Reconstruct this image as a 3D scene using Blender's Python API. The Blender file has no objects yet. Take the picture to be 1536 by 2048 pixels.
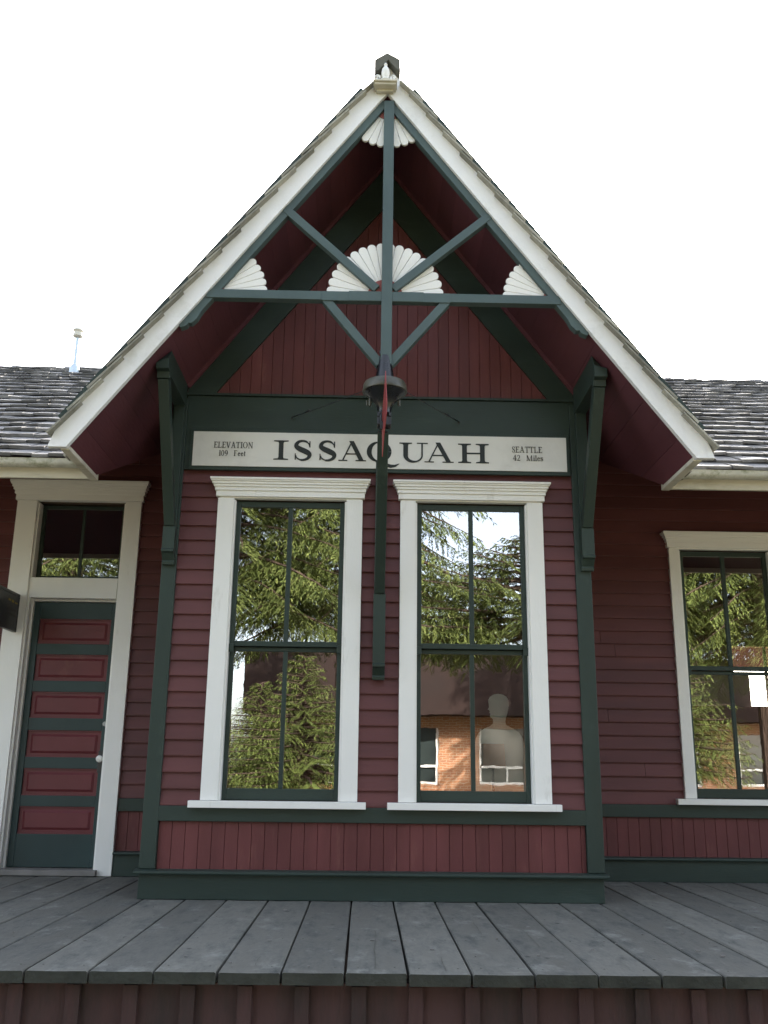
import bpy, bmesh, math, random
from mathutils import Vector, Matrix
random.seed(7)
R = math.radians
sc = bpy.context.scene
col = sc.collection
rnd = random.uniform

# ------------------------------------------------------------------ mesh builder
class MB:
    def __init__(s): s.v=[]; s.f=[]
    def add(s, vs, fs):
        n=len(s.v); s.v+= [tuple(v) for v in vs]; s.f+= [tuple(i+n for i in f) for f in fs]
    def box(s,x0,x1,y0,y1,z0,z1):
        s.add([(x0,y0,z0),(x1,y0,z0),(x1,y1,z0),(x0,y1,z0),(x0,y0,z1),(x1,y0,z1),(x1,y1,z1),(x0,y1,z1)],
              [(0,3,2,1),(4,5,6,7),(0,1,5,4),(1,2,6,5),(2,3,7,6),(3,0,4,7)])
    def prism(s,pts,axis,a,b):
        # pts 2-D outline: axis 'y' -> (x,z), axis 'x' -> (y,z), axis 'z' -> (x,y)
        mk={'y':lambda p,t:(p[0],t,p[1]),'x':lambda p,t:(t,p[0],p[1]),'z':lambda p,t:(p[0],p[1],t)}[axis]
        n=len(pts)
        s.add([mk(p,a) for p in pts]+[mk(p,b) for p in pts],
              [tuple(range(n))[::-1],tuple(range(n,2*n))]+[(i,(i+1)%n,n+(i+1)%n,n+i) for i in range(n)])
    def bar(s,p,q,w,h,up=(0,0,1)):
        p=Vector(p);q=Vector(q);d=(q-p).normalized();u=Vector(up)
        r=d.cross(u).normalized()*(w/2);t=r.cross(d).normalized()*(h/2)
        s.add([p-r-t,p+r-t,p+r+t,p-r+t,q-r-t,q+r-t,q+r+t,q-r+t],
              [(0,1,2,3),(7,6,5,4),(0,4,5,1),(1,5,6,2),(2,6,7,3),(3,7,4,0)])
    def tube(s,pts,rad,n=8):
        pts=[Vector(p) for p in pts]
        if not isinstance(rad,(list,tuple)): rad=[rad]*len(pts)
        base=len(s.v)
        for i,p in enumerate(pts):
            d=(pts[min(i+1,len(pts)-1)]-pts[max(i-1,0)]).normalized()
            a=d.cross(Vector((0.01,.02,1)) if abs(d.z)<.9 else Vector((1,0,0))).normalized();b=d.cross(a)
            for k in range(n):
                t=2*math.pi*k/n; s.v.append(tuple(p+(a*math.cos(t)+b*math.sin(t))*rad[i]))
        for i in range(len(pts)-1):
            for k in range(n):
                s.f.append((base+i*n+k,base+i*n+(k+1)%n,base+(i+1)*n+(k+1)%n,base+(i+1)*n+k))
        s.f.append(tuple(base+k for k in range(n))[::-1]); m=base+(len(pts)-1)*n
        s.f.append(tuple(m+k for k in range(n)))
    def lathe(s,prof,c,n=28):
        base=len(s.v)
        for r,z in prof:
            for k in range(n):
                t=2*math.pi*k/n; s.v.append((c[0]+r*math.cos(t),c[1]+r*math.sin(t),c[2]+z))
        for i in range(len(prof)-1):
            for k in range(n):
                s.f.append((base+i*n+k,base+i*n+(k+1)%n,base+(i+1)*n+(k+1)%n,base+(i+1)*n+k))
        s.f.append(tuple(base+k for k in range(n))[::-1]); m=base+(len(prof)-1)*n
        s.f.append(tuple(m+k for k in range(n)))
    def build(s,name,mat,parent=None,bevel=0,smooth=False,label=None,loc=None,fix=True):
        me=bpy.data.meshes.new(name); me.from_pydata(s.v,[],s.f); me.update()
        if fix:
            bm=bmesh.new(); bm.from_mesh(me); bmesh.ops.recalc_face_normals(bm,faces=bm.faces); bm.to_mesh(me); bm.free()
        if smooth:
            for p in me.polygons: p.use_smooth=True
            me.set_sharp_from_angle(angle=R(40))
        o=bpy.data.objects.new(name,me); col.objects.link(o); me.materials.append(mat)
        if bevel:
            m=o.modifiers.new('bevel','BEVEL'); m.width=bevel; m.segments=2; m.limit_method='ANGLE'; m.angle_limit=R(35)
        if parent: o.parent=parent
        if label: o['label']=label
        if loc: o.location=loc
        return o

def tag(o,label=None,cat=None,group=None,kind=None):
    if label:o['label']=label
    if cat:o['category']=cat
    if group:o['group']=group
    if kind:o['kind']=kind
    return o
def thing(name,label,cat,group=None,loc=(0,0,0)):
    o=bpy.data.objects.new(name,None); col.objects.link(o); o.location=loc; o.empty_display_size=.2
    return tag(o,label,cat,group)
def B(*a):
    m=MB(); m.box(*a); return m

# ------------------------------------------------------------------ materials
def mat(name,base,rough=.6,var=.12,vscale=3.,bump=.15,bscale=40.,stretch=(1,1,1),dirt=None,dscale=1.5,dthr=(.5,.7),spec=.3,island=0.,metal=0.,bdist=.01):
    m=bpy.data.materials.new(name); m.use_nodes=True; nt=m.node_tree; N=nt.nodes; L=nt.links
    bs=N['Principled BSDF']; bs.inputs['Roughness'].default_value=rough; bs.inputs['Metallic'].default_value=metal
    bs.inputs['Specular IOR Level'].default_value=spec
    tc=N.new('ShaderNodeTexCoord'); mp=N.new('ShaderNodeMapping'); mp.inputs['Scale'].default_value=stretch
    L.new(tc.outputs['Object'],mp.inputs['Vector'])
    n1=N.new('ShaderNodeTexNoise'); n1.inputs['Scale'].default_value=vscale; n1.inputs['Detail'].default_value=6; L.new(mp.outputs[0],n1.inputs['Vector'])
    hs=N.new('ShaderNodeHueSaturation'); hs.inputs['Color'].default_value=(*base,1)
    mr=N.new('ShaderNodeMapRange'); mr.inputs['From Min'].default_value=.3; mr.inputs['From Max'].default_value=.7
    mr.inputs['To Min'].default_value=1-var; mr.inputs['To Max'].default_value=1+var; L.new(n1.outputs['Fac'],mr.inputs['Value'])
    val=mr.outputs[0]
    if island:
        g=N.new('ShaderNodeNewGeometry'); m2=N.new('ShaderNodeMapRange'); m2.inputs['To Min'].default_value=1-island; m2.inputs['To Max'].default_value=1+island
        L.new(g.outputs['Random Per Island'],m2.inputs['Value']); mu=N.new('ShaderNodeMath'); mu.operation='MULTIPLY'
        L.new(val,mu.inputs[0]); L.new(m2.outputs[0],mu.inputs[1]); val=mu.outputs[0]
    L.new(val,hs.inputs['Value']); out=hs.outputs[0]
    if dirt:
        n2=N.new('ShaderNodeTexNoise'); n2.inputs['Scale'].default_value=dscale; n2.inputs['Detail'].default_value=9; n2.inputs['Roughness'].default_value=.7
        L.new(mp.outputs[0],n2.inputs['Vector'])
        r2=N.new('ShaderNodeMapRange'); r2.inputs['From Min'].default_value=dthr[0]; r2.inputs['From Max'].default_value=dthr[1]; L.new(n2.outputs['Fac'],r2.inputs['Value'])
        mx=N.new('ShaderNodeMix'); mx.data_type='RGBA'; mx.inputs[7].default_value=(*dirt,1)
        L.new(r2.outputs[0],mx.inputs[0]); L.new(out,mx.inputs[6]); out=mx.outputs[2]
    L.new(out,bs.inputs['Base Color'])
    if bump:
        n3=N.new('ShaderNodeTexNoise'); n3.inputs['Scale'].default_value=bscale; n3.inputs['Detail'].default_value=5; L.new(mp.outputs[0],n3.inputs['Vector'])
        bp=N.new('ShaderNodeBump'); bp.inputs['Strength'].default_value=bump; bp.inputs['Distance'].default_value=bdist
        L.new(n3.outputs['Fac'],bp.inputs['Height']); L.new(bp.outputs[0],bs.inputs['Normal'])
        rr=N.new('ShaderNodeMapRange'); rr.inputs['To Min'].default_value=rough-.12; rr.inputs['To Max'].default_value=min(1,rough+.12)
        L.new(n1.outputs['Fac'],rr.inputs['Value']); L.new(rr.outputs[0],bs.inputs['Roughness'])
    return m

RED=(.108,.039,.039); GRN=(.028,.044,.037)
M={}
M['red']=mat('maroon_paint',RED,.5,.22,2.2,.12,60,(.35,1,2.5),dirt=(.15,.07,.07),dscale=5,dthr=(.62,.85),island=.09)
M['redv']=mat('maroon_beadboard',(.125,.038,.038),.55,.16,2.5,.15,50,(3,1,.5),dirt=(.21,.085,.07),dscale=4,dthr=(.58,.8),island=.1)
M['soffit']=mat('maroon_soffit',(.11,.038,.048),.6,.15,2,.15,40,(2,.3,2),island=.12)
M['skirt']=mat('skirt_paint',(.078,.041,.040),.75,.2,2,.3,50,(2,1,.4),dirt=(.035,.03,.028),dscale=3,dthr=(.45,.75),island=.12)
M['green']=mat('green_paint',GRN,.45,.15,2.5,.12,60,(1,1,.4),dirt=(.06,.085,.072),dscale=4,dthr=(.6,.85))
M['greenh']=mat('green_paint_boards',GRN,.45,.15,2.5,.12,60,(.3,1,1.5),dirt=(.055,.08,.07),dscale=4,dthr=(.58,.85))
M['greenl']=mat('grey_green_paint',(.072,.106,.108),.5,.12,3,.1,60)
M['white']=mat('white_paint',(.80,.80,.77),.5,.04,2,.12,70,(1,1,.3),dirt=(.56,.55,.50),dscale=7,dthr=(.61,.80))
M['rake']=mat('white_bargeboard_paint',(.80,.81,.82),.55,.05,1.5,.15,40,(1,1,1),dirt=(.58,.58,.55),dscale=2.5,dthr=(.55,.8))
M['cream']=mat('fascia_paint',(.60,.57,.48),.6,.1,3,.15,40,(.3,1,1),dirt=(.3,.28,.2),dscale=5,dthr=(.5,.8))
M['gutter']=mat('mossy_gutter',(.60,.60,.54),.5,.25,6,.3,30,(1,1,1),dirt=(.16,.18,.08),dscale=6,dthr=(.48,.66))
M['shingle']=mat('weathered_shingles',(.20,.195,.195),.85,.25,5,.5,30,(1,3,1),dirt=(.07,.07,.062),dscale=4,dthr=(.42,.8),island=.38,bdist=.02)
M['shingleg']=mat('weathered_gable_shingles',(.34,.33,.28),.8,.2,5,.5,30,(1,1,1),dirt=(.10,.10,.08),dscale=4,dthr=(.45,.8),island=.3,bdist=.02)
M['cap']=mat('ridge_cap_wood',(.10,.10,.085),.85,.3,5,.5,30)
M['hub']=mat('hub_red_paint',(.30,.085,.075),.5,.1,5,.05)
M['sign']=mat('sign_panel_paint',(.70,.70,.67),.4,.03,2,.03,80,dirt=(.50,.50,.47),dscale=1.2,dthr=(.5,.8))
M['ink']=mat('lettering_paint',(.022,.027,.026),.5,.1,10,.02)
M['inkg']=mat('small_lettering_paint',(.075,.075,.07),.5,.1,10,.02)
M['black']=mat('black_iron',(.018,.02,.024),.35,.3,10,.1,60,spec=.5)
M['gloss']=mat('glossy_black_enamel',(.006,.007,.010),.28,.3,10,.05,60,spec=.6)
M['steel']=mat('grey_steel',(.30,.31,.33),.35,.2,10,.1,60,metal=.8)
M['bluepipe']=mat('galvanised_pipe',(.55,.63,.68),.4,.1,8,.1,60,metal=.3)
M['brass']=mat('olive_painted_iron',(.075,.075,.058),.4,.3,14,.15,50,dirt=(.13,.10,.06),dscale=9,dthr=(.55,.75),spec=.5)
M['blade']=mat('red_blade_paint',(.27,.055,.055),.45,.1,8,.05)
M['door']=mat('door_green_paint',(.027,.049,.050),.4,.15,2,.08,60)
M['doorp']=mat('door_red_paint',(.135,.032,.038),.4,.12,3,.08,60,dirt=(.20,.07,.06),dscale=2,dthr=(.6,.8))
M['china']=mat('white_knob',(.75,.74,.70),.2,.03,5,0)
M['stone']=mat('threshold_wood',(.20,.19,.18),.7,.2,5,.3,30)
M['dark']=mat('interior_plaster',(.10,.075,.055),.8,.1,2,.1)
M['tan']=mat('tan_interior_paint',(.55,.36,.23),.8,.08,2,.05)
M['iwood']=mat('interior_floor_wood',(.11,.06,.035),.5,.2,2,.1,30,(1,.2,1))
M['card']=mat('grey_card',(.80,.79,.70),.8,.04,3,.03)
M['shade']=mat('brown_lampshade',(.33,.13,.06),.7,.15,5,.2,60)
M['gold']=mat('gold_lettering',(.30,.24,.05),.5,.1,8,0)
M['bark']=mat('bark',(.075,.05,.038),.9,.3,6,.8,20,(1,1,.2),bdist=.05)

# weathered deck boards
def deck_mat():
    m=mat('weathered_deck',(.170,.167,.146),.8,.26,2.6,.35,22,(3,1.0,1),dirt=(.050,.056,.055),dscale=2.6,dthr=(.42,.72),island=.17,bdist=.010)
    nt=m.node_tree;N=nt.nodes;L=nt.links;bs=N['Principled BSDF']
    src=bs.inputs['Base Color'].links[0].from_socket
    tc=N.new('ShaderNodeTexCoord')
    mp=N.new('ShaderNodeMapping'); mp.inputs['Scale'].default_value=(3.2,2.2,1); L.new(tc.outputs['Object'],mp.inputs['Vector'])
    n=N.new('ShaderNodeTexNoise'); n.inputs['Scale'].default_value=1.4; n.inputs['Detail'].default_value=10; n.inputs['Roughness'].default_value=.75; L.new(mp.outputs[0],n.inputs['Vector'])
    r=N.new('ShaderNodeMapRange'); r.inputs['From Min'].default_value=.55; r.inputs['From Max'].default_value=.74; L.new(n.outputs['Fac'],r.inputs['Value'])
    mx=N.new('ShaderNodeMix'); mx.data_type='RGBA'; mx.inputs[7].default_value=(.27,.275,.25,1); L.new(r.outputs[0],mx.inputs[0]); L.new(src,mx.inputs[6])
    # knots
    mp2=N.new('ShaderNodeMapping'); mp2.inputs['Scale'].default_value=(2.6,1.6,1); L.new(tc.outputs['Object'],mp2.inputs['Vector'])
    v=N.new('ShaderNodeTexVoronoi'); v.inputs['Scale'].default_value=1.6; L.new(mp2.outputs[0],v.inputs['Vector'])
    r3=N.new('ShaderNodeMapRange'); r3.inputs['From Min'].default_value=.03; r3.inputs['From Max'].default_value=.075; r3.inputs['To Min'].default_value=.8; r3.inputs['To Max'].default_value=0; L.new(v.outputs['Distance'],r3.inputs['Value'])
    m3=N.new('ShaderNodeMix'); m3.data_type='RGBA'; m3.inputs[7].default_value=(.035,.036,.036,1); L.new(r3.outputs[0],m3.inputs[0]); L.new(mx.outputs[2],m3.inputs[6])
    L.new(m3.outputs[2],bs.inputs['Base Color'])
    return m
M['deck']=deck_mat()
M['deckend']=mat('deck_end_grain',(.045,.047,.040),.85,.3,9,.5,60,dirt=(.14,.14,.08),dscale=6,dthr=(.66,.8))

# window glass: thin pane, see-through plus mirror reflection with slight old-glass ripple
def glass_mat(name,f0=.24):
    m=bpy.data.materials.new(name); m.use_nodes=True; nt=m.node_tree;N=nt.nodes;L=nt.links
    for n in list(N): N.remove(n)
    out=N.new('ShaderNodeOutputMaterial'); mx=N.new('ShaderNodeMixShader'); tr=N.new('ShaderNodeBsdfTransparent'); gl=N.new('ShaderNodeBsdfGlossy')
    tr.inputs[0].default_value=(.80,.84,.80,1); gl.inputs['Roughness'].default_value=.0; gl.inputs['Color'].default_value=(1,1,1,1)
    tc=N.new('ShaderNodeTexCoord'); n=N.new('ShaderNodeTexNoise'); n.inputs['Scale'].default_value=6; n.inputs['Detail'].default_value=2; L.new(tc.outputs['Object'],n.inputs['Vector'])
    bp=N.new('ShaderNodeBump'); bp.inputs['Strength'].default_value=.006; bp.inputs['Distance'].default_value=.02; L.new(n.outputs['Fac'],bp.inputs['Height']); L.new(bp.outputs[0],gl.inputs['Normal'])
    fr=N.new('ShaderNodeLayerWeight'); fr.inputs['Blend'].default_value=.15
    r=N.new('ShaderNodeMapRange'); r.inputs['To Min'].default_value=f0; r.inputs['To Max'].default_value=1; L.new(fr.outputs['Fresnel'],r.inputs['Value'])
    L.new(r.outputs[0],mx.inputs[0]); L.new(tr.outputs[0],mx.inputs[1]); L.new(gl.outputs[0],mx.inputs[2]); L.new(mx.outputs[0],out.inputs['Surface'])
    return m
M['glass']=glass_mat('window_glass',.36)
M['pale']=mat('pale_grey_metal',(.25,.27,.29),.35,.2,10,0,spec=.6)

def leaf_mat(name,c1,c2,c3):
    m=bpy.data.materials.new(name); m.use_nodes=True; nt=m.node_tree;N=nt.nodes;L=nt.links; bs=N['Principled BSDF']
    g=N.new('ShaderNodeNewGeometry'); cr=N.new('ShaderNodeValToRGB'); e=cr.color_ramp.elements
    e[0].color=(*c1,1); e[1].color=(*c3,1); k=cr.color_ramp.elements.new(.55); k.color=(*c2,1)
    L.new(g.outputs['Random Per Island'],cr.inputs[0]); L.new(cr.outputs[0],bs.inputs['Base Color']); bs.inputs['Roughness'].default_value=.55
    bs.inputs['Specular IOR Level'].default_value=.3
    return m
M['fir']=leaf_mat('fir_needles',(.04,.06,.016),(.095,.12,.032),(.16,.185,.055))
M['cedar']=leaf_mat('cedar_sprays',(.05,.07,.016),(.11,.145,.036),(.18,.21,.058))

# ------------------------------------------------------------------ measures
T=-.84          # gable overhang front
D=1.243         # main wall plane
YE=-.15         # main eave
RX,RZ,S=.022,5.461,1.342   # gable soffit apex and slope
ang=math.atan(S); NX,NZ=math.sin(ang),math.cos(ang)
def gz(x): return RZ-S*abs(x-RX)
EX=2.008        # eave half width from RX
MS=.589; MZ0=2.80
def mz(y): return MZ0+MS*(y-YE)       # underside of main roof
RIDGE_Y=4.2
ZS=.57
station=thing('station_building','maroon wooden railway depot with green trim, steep front gable and shingled roof','building')
P=station

# ---- generic pieces
def lap(m,x0,x1,y,z0,z1,holes,e=.1055):
    z=z0
    while z<z1-.01:
        zt=min(z+e,z1); iv=[(x0,x1)]
        for (a,b,c,d) in holes:
            if zt>c+.01 and z<d-.01:
                nv=[]
                for (p,q) in iv:
                    if b<=p or a>=q: nv.append((p,q)); continue
                    if a>p: nv.append((p,a))
                    if b<q: nv.append((b,q))
                iv=nv
        for p,q in iv:
            o=rnd(-.0012,.0012)
            if q-p>1 and random.random()<.4:
                c_=rnd(p+.3,q-.3); m.prism([(y-.024+o,z+.003),(y-.024+o,z+.012),(y-.006,zt+.004),(y+.01,zt+.004),(y+.01,z+.003)],'x',p,c_-.0015); p=c_+.0015
            m.prism([(y-.024+o,z+.003),(y-.024+o,z+.012),(y-.006,zt+.004),(y+.01,zt+.004),(y+.01,z+.003)],'x',p,q)
        z=zt
def wall_holes(m,x0,x1,y0,y1,z0,z1,holes):
    xs=sorted({x0,x1,*[h[0] for h in holes],*[h[1] for h in holes]}); 
    for a,b in zip(xs,xs[1:]):
        hs=sorted([(h[2],h[3]) for h in holes if h[0]<=a+1e-6 and h[1]>=b-1e-6]); z=z0
        for c,d in hs:
            if c>z: m.box(a,b,y0,y1,z,c)
            z=d
        if z<z1: m.box(a,b,y0,y1,z,z1)
def bead(m,x0,x1,y,z0,z1,w=.0865,top=None):
    x=x0
    while x<x1-.004:
        q=min(x+w,x1)
        if top is None: zz=(z1,z1)
        else: zz=(top(x+.002),top(q-.002))
        if min(zz)>z0+.01:
            a,b=x+.0022,q-.0022
            m.add([(a,y,z0),(b,y,z0),(b,y,zz[1]),(a,y,zz[0]),(a-.002,y+.006,z0),(b+.002,y+.006,z0),(b+.002,y+.006,zz[1]),(a-.002,y+.006,zz[0])],
                  [(0,1,2,3),(0,3,7,4),(1,5,6,2),(3,2,6,7),(0,4,5,1)])
        x=q

# windows: (outer l, r, inner l, r)
W1=(-1.138,-.107,-1.022,-.222); W2=(.163,1.181,.272,1.068); W3=(2.478,3.435,2.565,3.335)
ZB,ZT=.608,2.672
H1=(W1[2],W1[3],ZB,ZT); H2=(W2[2],W2[3],ZB,ZT); H3=(W3[2],W3[3],.62,2.645)
HD=(-2.862,-2.115,.0,2.97)
DO=(-3.03,-1.985)

def window(w,y,zb,zt,cz,label,sillx=.072,corz=.13):
    ol,orr,il,ir=w
    m=MB(); m.box(ol,il,y-.045,y+.02,zb,zt+.002); m.box(ir,orr,y-.045,y+.02,zb,zt+.002)
    # jamb linings
    m.box(il-.001,il+.012,y-.028,y+.12,zb,zt-.01); m.box(ir-.012,ir+.001,y-.028,y+.12,zb,zt-.01)
    m.box(ol+.01,orr-.01,y-.036,y+.03,zt+.001,zt+.035)
    o=m.build('window',M['white'],P,.003,label=label)
    c=MB(); h=corz; z0=zt+.010
    prof=[(y,z0),(y-.060,z0),(y-.060,z0+h*.30),(y-.068,z0+h*.33),(y-.070,z0+h*.52),(y-.086,z0+h*.60),(y-.088,z0+h*.68),(y-.108,z0+h*.88),(y-.108,z0+h),(y,z0+h)]
    # mitred crown: stack of slabs growing outward
    steps=[(0,.32,.014,.058),(.32,.52,.022,.068),(.52,.66,.030,.078),(.66,.80,.040,.088),(.80,.88,.049,.098),(.88,1,.055,.106)]
    for a,b,ox,dy in steps: c.box(ol-ox,orr+ox,y-dy,y+.005-ox*.01,z0+h*a+(.0 if a else 0),z0+h*b)
    c.build('cornice',M['white'],o,.002)
    s=MB(); s.box(ol-sillx,orr+sillx*.8,y-.085,y+.03,zb-.046,zb-.002); s.build('sill',M['white'],o,.003)
    mid=(il+ir)/2; zr=1.645+(zb-.61)*.5
    su=MB(); ys=y+.005
    a,b=il+.013,ir-.013
    # upper sash
    su.box(a,a+.032,ys,ys+.035,zr-.0,zt-.011); su.box(b-.032,b,ys,ys+.035,zr,zt-.011)
    su.box(a+.032,b-.032,ys+.001,ys+.034,zt-.052,zt-.012); su.box(a+.032,b-.032,ys+.001,ys+.034,zr-.018,zr+.018)
    su.box(mid-.016,mid+.016,ys+.004,ys+.030,zr+.018,zt-.052)
    su.box(a-.001,a+.033,ys-.012,ys-.001,zr-.06,zr-.002); su.box(b-.033,b+.001,ys-.012,ys-.001,zr-.06,zr-.002)
    su.build('sash',M['greenh'],o,.003)
    lo=MB(); yl=ys+.03
    lo.box(a,a+.030,yl-.006,yl+.03,zb,zr-.02); lo.box(b-.030,b,yl-.006,yl+.03,zb,zr-.02)
    lo.box(a+.030,b-.030,yl-.005,yl+.029,zb+.002,zb+.076); lo.box(a+.030,b-.030,yl,yl+.028,zr-.05,zr-.021)
    lo.box(mid-.015,mid+.015,yl-.001,yl+.027,zb+.076,zr-.05)
    lo.build('sash',M['greenh'],o,.003)
    for (p,q) in ((a+.030,mid-.014),(mid+.014,b-.030)):
        for (u,v,yy) in ((zb+.074,zr-.046,yl+.014),(zr+.016,zt-.050,ys+.018)):
            g=MB(); g.add([(p,yy,u),(q,yy,u),(q,yy,v),(p,yy,v)],[(0,1,2,3)]); go=g.build('pane',M['glass'],o)
    return o

# ------------------------------------------------------------------ bay walls
m=MB(); lap(m,-1.41,1.41,0,ZS,2.90,[H1,H2]); m.build('wall',M['red'],P,label='lapped maroon siding between the two tall front windows')
m=MB(); wall_holes(m,-1.5,1.5,.012,.10,0,3.45,[H1,H2])
for sx in (-1,1):
    m.box(min(sx*1.5,sx*1.44),max(sx*1.5,sx*1.44),.10,D+.1,0,3.42)
m.prism([(-1.5,3.451),(1.5,3.451),(1.42,gz(1.42)-.01),(RX,RZ-.02),(-1.40,gz(-1.40)-.01)],'y',.012,.10)
m.build('wall_core',M['dark'],P)
m=MB(); bead(m,-1.40,1.40,-.006,.165,.475); m.build('wainscot',M['redv'],P)
m=MB()
def gt(x): return min(gz(x)-.03,9)
bead(m,-1.42,1.42,-.004,3.475,0,.0775,top=gt); m.build('gable_wall',M['redv'],P,label='vertical maroon beadboard under the gable peak')
# side lap siding of the bay
for sx in (-1,1):
    m=MB(); z=ZS
    while z<3.4:
        a,b=sx*1.501,sx*1.515
        m.add([(a,.0,z),(b,.0,z),(a,.0,z+.1055),(a,D,z),(b,D,z),(a,D,z+.1055)],[(0,1,2),(3,5,4),(0,3,4,1),(1,4,5,2),(0,2,5,3)]); z+=.1055
    m.build('side_wall',M['red'],P)
# trim
B(-1.41,1.41,-.034,.01,.475,.571).build('band_board',M['greenh'],P,.004)
m=MB(); m.box(-1.5,1.5,-.045,.01,.0,.150); m.box(-1.5,-1.46,.011,D,0,.15); m.box(1.46,1.5,.011,D,0,.15)
m.build('baseboard',M['greenh'],P,.003)
m=MB(); m.prism([(-.075,.152),(-.078,.160),(-.075,.172),(-.03,.180),(.0,.180),(.0,.152)],'x',-1.53,1.53); m.build('base_cap',M['greenh'],P)
for x0,x1 in ((-1.506,-1.402),(1.402,1.512)):
    m=MB(); m.box(x0,x1,-.036,.0,.182,3.43)
    xs=x0 if x0<0 else x1
    m.box(min(xs,xs-.03*(1 if x0>0 else -1)),max(xs,xs-.03*(1 if x0>0 else -1)),.001,.11,.182,3.43)
    m.build('corner_board',M['green'],P,.004)
m=MB(); m.box(-1.401,1.401,-.030,.0,2.885,3.452); m.build('frieze_board',M['greenh'],P,.003)
B(-1.44,1.44,-.046,.0,3.455,3.472).build('drip_ledge',M['green'],P)
# raking green boards and red moulding on the gable wall
for sx in (-1,1):
    m=MB(); xo=RX+sx*1.43; zo=gz(xo); w=.235/NZ
    m.prism([(RX,RZ-.03),(xo,zo-.03),(xo,zo-.03-.10),(xo-sx*.17,3.475),(xo-sx*(.17+.10),3.475) if False else (xo-sx*.20,3.475),(RX,RZ-w)],'y',-.026,-.007)
    m.build('raking_board',M['greenh'],P)
    m=MB(); m.bar((RX+sx*.02,-.022,RZ-.045),(xo,-.022,zo-.022),.04,.03); m.build('raking_moulding',M['hub'] if False else M['soffit'],P)
window(W1,0,ZB,ZT,0,'white cased window left of the central post')
window(W2,0,ZB,ZT,0,'white cased window right of the central post, pale figure behind the glass')

# ------------------------------------------------------------------ main walls
XL,XR=-7,7
for (x0,x1,hs) in ((XL,-1.5,[HD]),(1.5,XR,[H3])):
    hs2=[(DO[0]+.02,DO[1]-.02,0,3.0)] if x0<0 else hs
    m=MB(); lap(m,x0,x1,D,ZS,3.62,hs2); m.build('wall',M['red'],P,label='shaded maroon siding beside the door' if x0<0 else 'shaded maroon siding beside the right window')
    m=MB(); wall_holes(m,x0,x1,D+.012,D+.14,0,3.62,hs); m.build('wall_core',M['dark'],P)
    segs=[(x0,DO[0]),(DO[1],x1)] if x0<0 else [(x0,x1)]
    for a,b in segs:
        m=MB(); bead(m,a,b,D-.006,.165,.475); m.build('wainscot',M['redv'],P)
    m=MB()
    for a,b in segs: m.box(a,b,D-.03,D+.01,.475,.571)
    m.build('band_board',M['greenh'],P,.004)
    m=MB()
    for a,b in segs: m.box(a,b,D-.04,D+.01,0,.155); m.prism([(D-.065,.157),(D-.068,.165),(D-.065,.176),(D,.182),(D,.157)],'x',a,b)
    m.build('baseboard',M['greenh'],P,.002)
window(W3,D,.62,2.645,0,'window in the recessed wall to the right, cream in the shade')

# door with transom
o=B(DO[1]-.135,DO[1],D-.05,D+.02,.0,2.972).build('door_frame',M['white'],P,.003,label='white casing round the panelled door and its transom')
DF=o
m=MB(); m.box(DO[0],HD[0],D-.05,D+.02,.0,2.972)
m.box(HD[0]-.001,HD[0]+.018,D-.03,D+.13,.0,2.96); m.box(HD[1]-.018+.0,HD[1]+.001,D-.03,D+.13,.0,2.96)
m.box(HD[0]+.018,HD[0]+.034,D+.03,D+.11,.0,2.15)
m.build('casing',M['white'],DF,.003)
m=MB(); m.box(HD[0]+.019,HD[1]-.019,D-.04,D+.12,2.145,2.315); m.box(HD[0]+.035,HD[1]-.019,D+.03,D+.11,2.128,2.144); m.build('transom_bar',M['white'],DF,.003)
c=MB()
for a,b,ox,dy in [(0,.32,.014,.062),(.32,.52,.024,.072),(.52,.66,.034,.084),(.66,.80,.044,.094),(.80,.88,.054,.104),(.88,1,.06,.112)]:
    c.box(DO[0]-ox,DO[1]+ox,D-dy,D+.005,2.975+.165*a,2.975+.165*b)
c.build('cornice',M['white'],DF,.002)
# transom sash and panes
m=MB(); a,b=HD[0]+.019,HD[1]-.019; y=D+.05
m.box(a,a+.03,y,y+.03,2.316,2.955); m.box(b-.03,b,y,y+.03,2.316,2.955); m.box(a+.03,b-.03,y+.001,y+.029,2.925,2.956); m.box(a+.03,b-.03,y+.001,y+.029,2.316,2.345); m.box((a+b)/2-.012,(a+b)/2+.012,y+.003,y+.027,2.345,2.925)
ts=m.build('transom_window',M['greenh'],P,.002)
for p,q in ((a+.028,(a+b)/2-.010),((a+b)/2+.010,b-.028)):
    g=MB(); g.add([(p,y+.021,2.343),(q,y+.021,2.343),(q,y+.009,2.927),(p,y+.009,2.927)],[(0,1,2,3)]); g.build('pane',M['glass'],ts)
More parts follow.
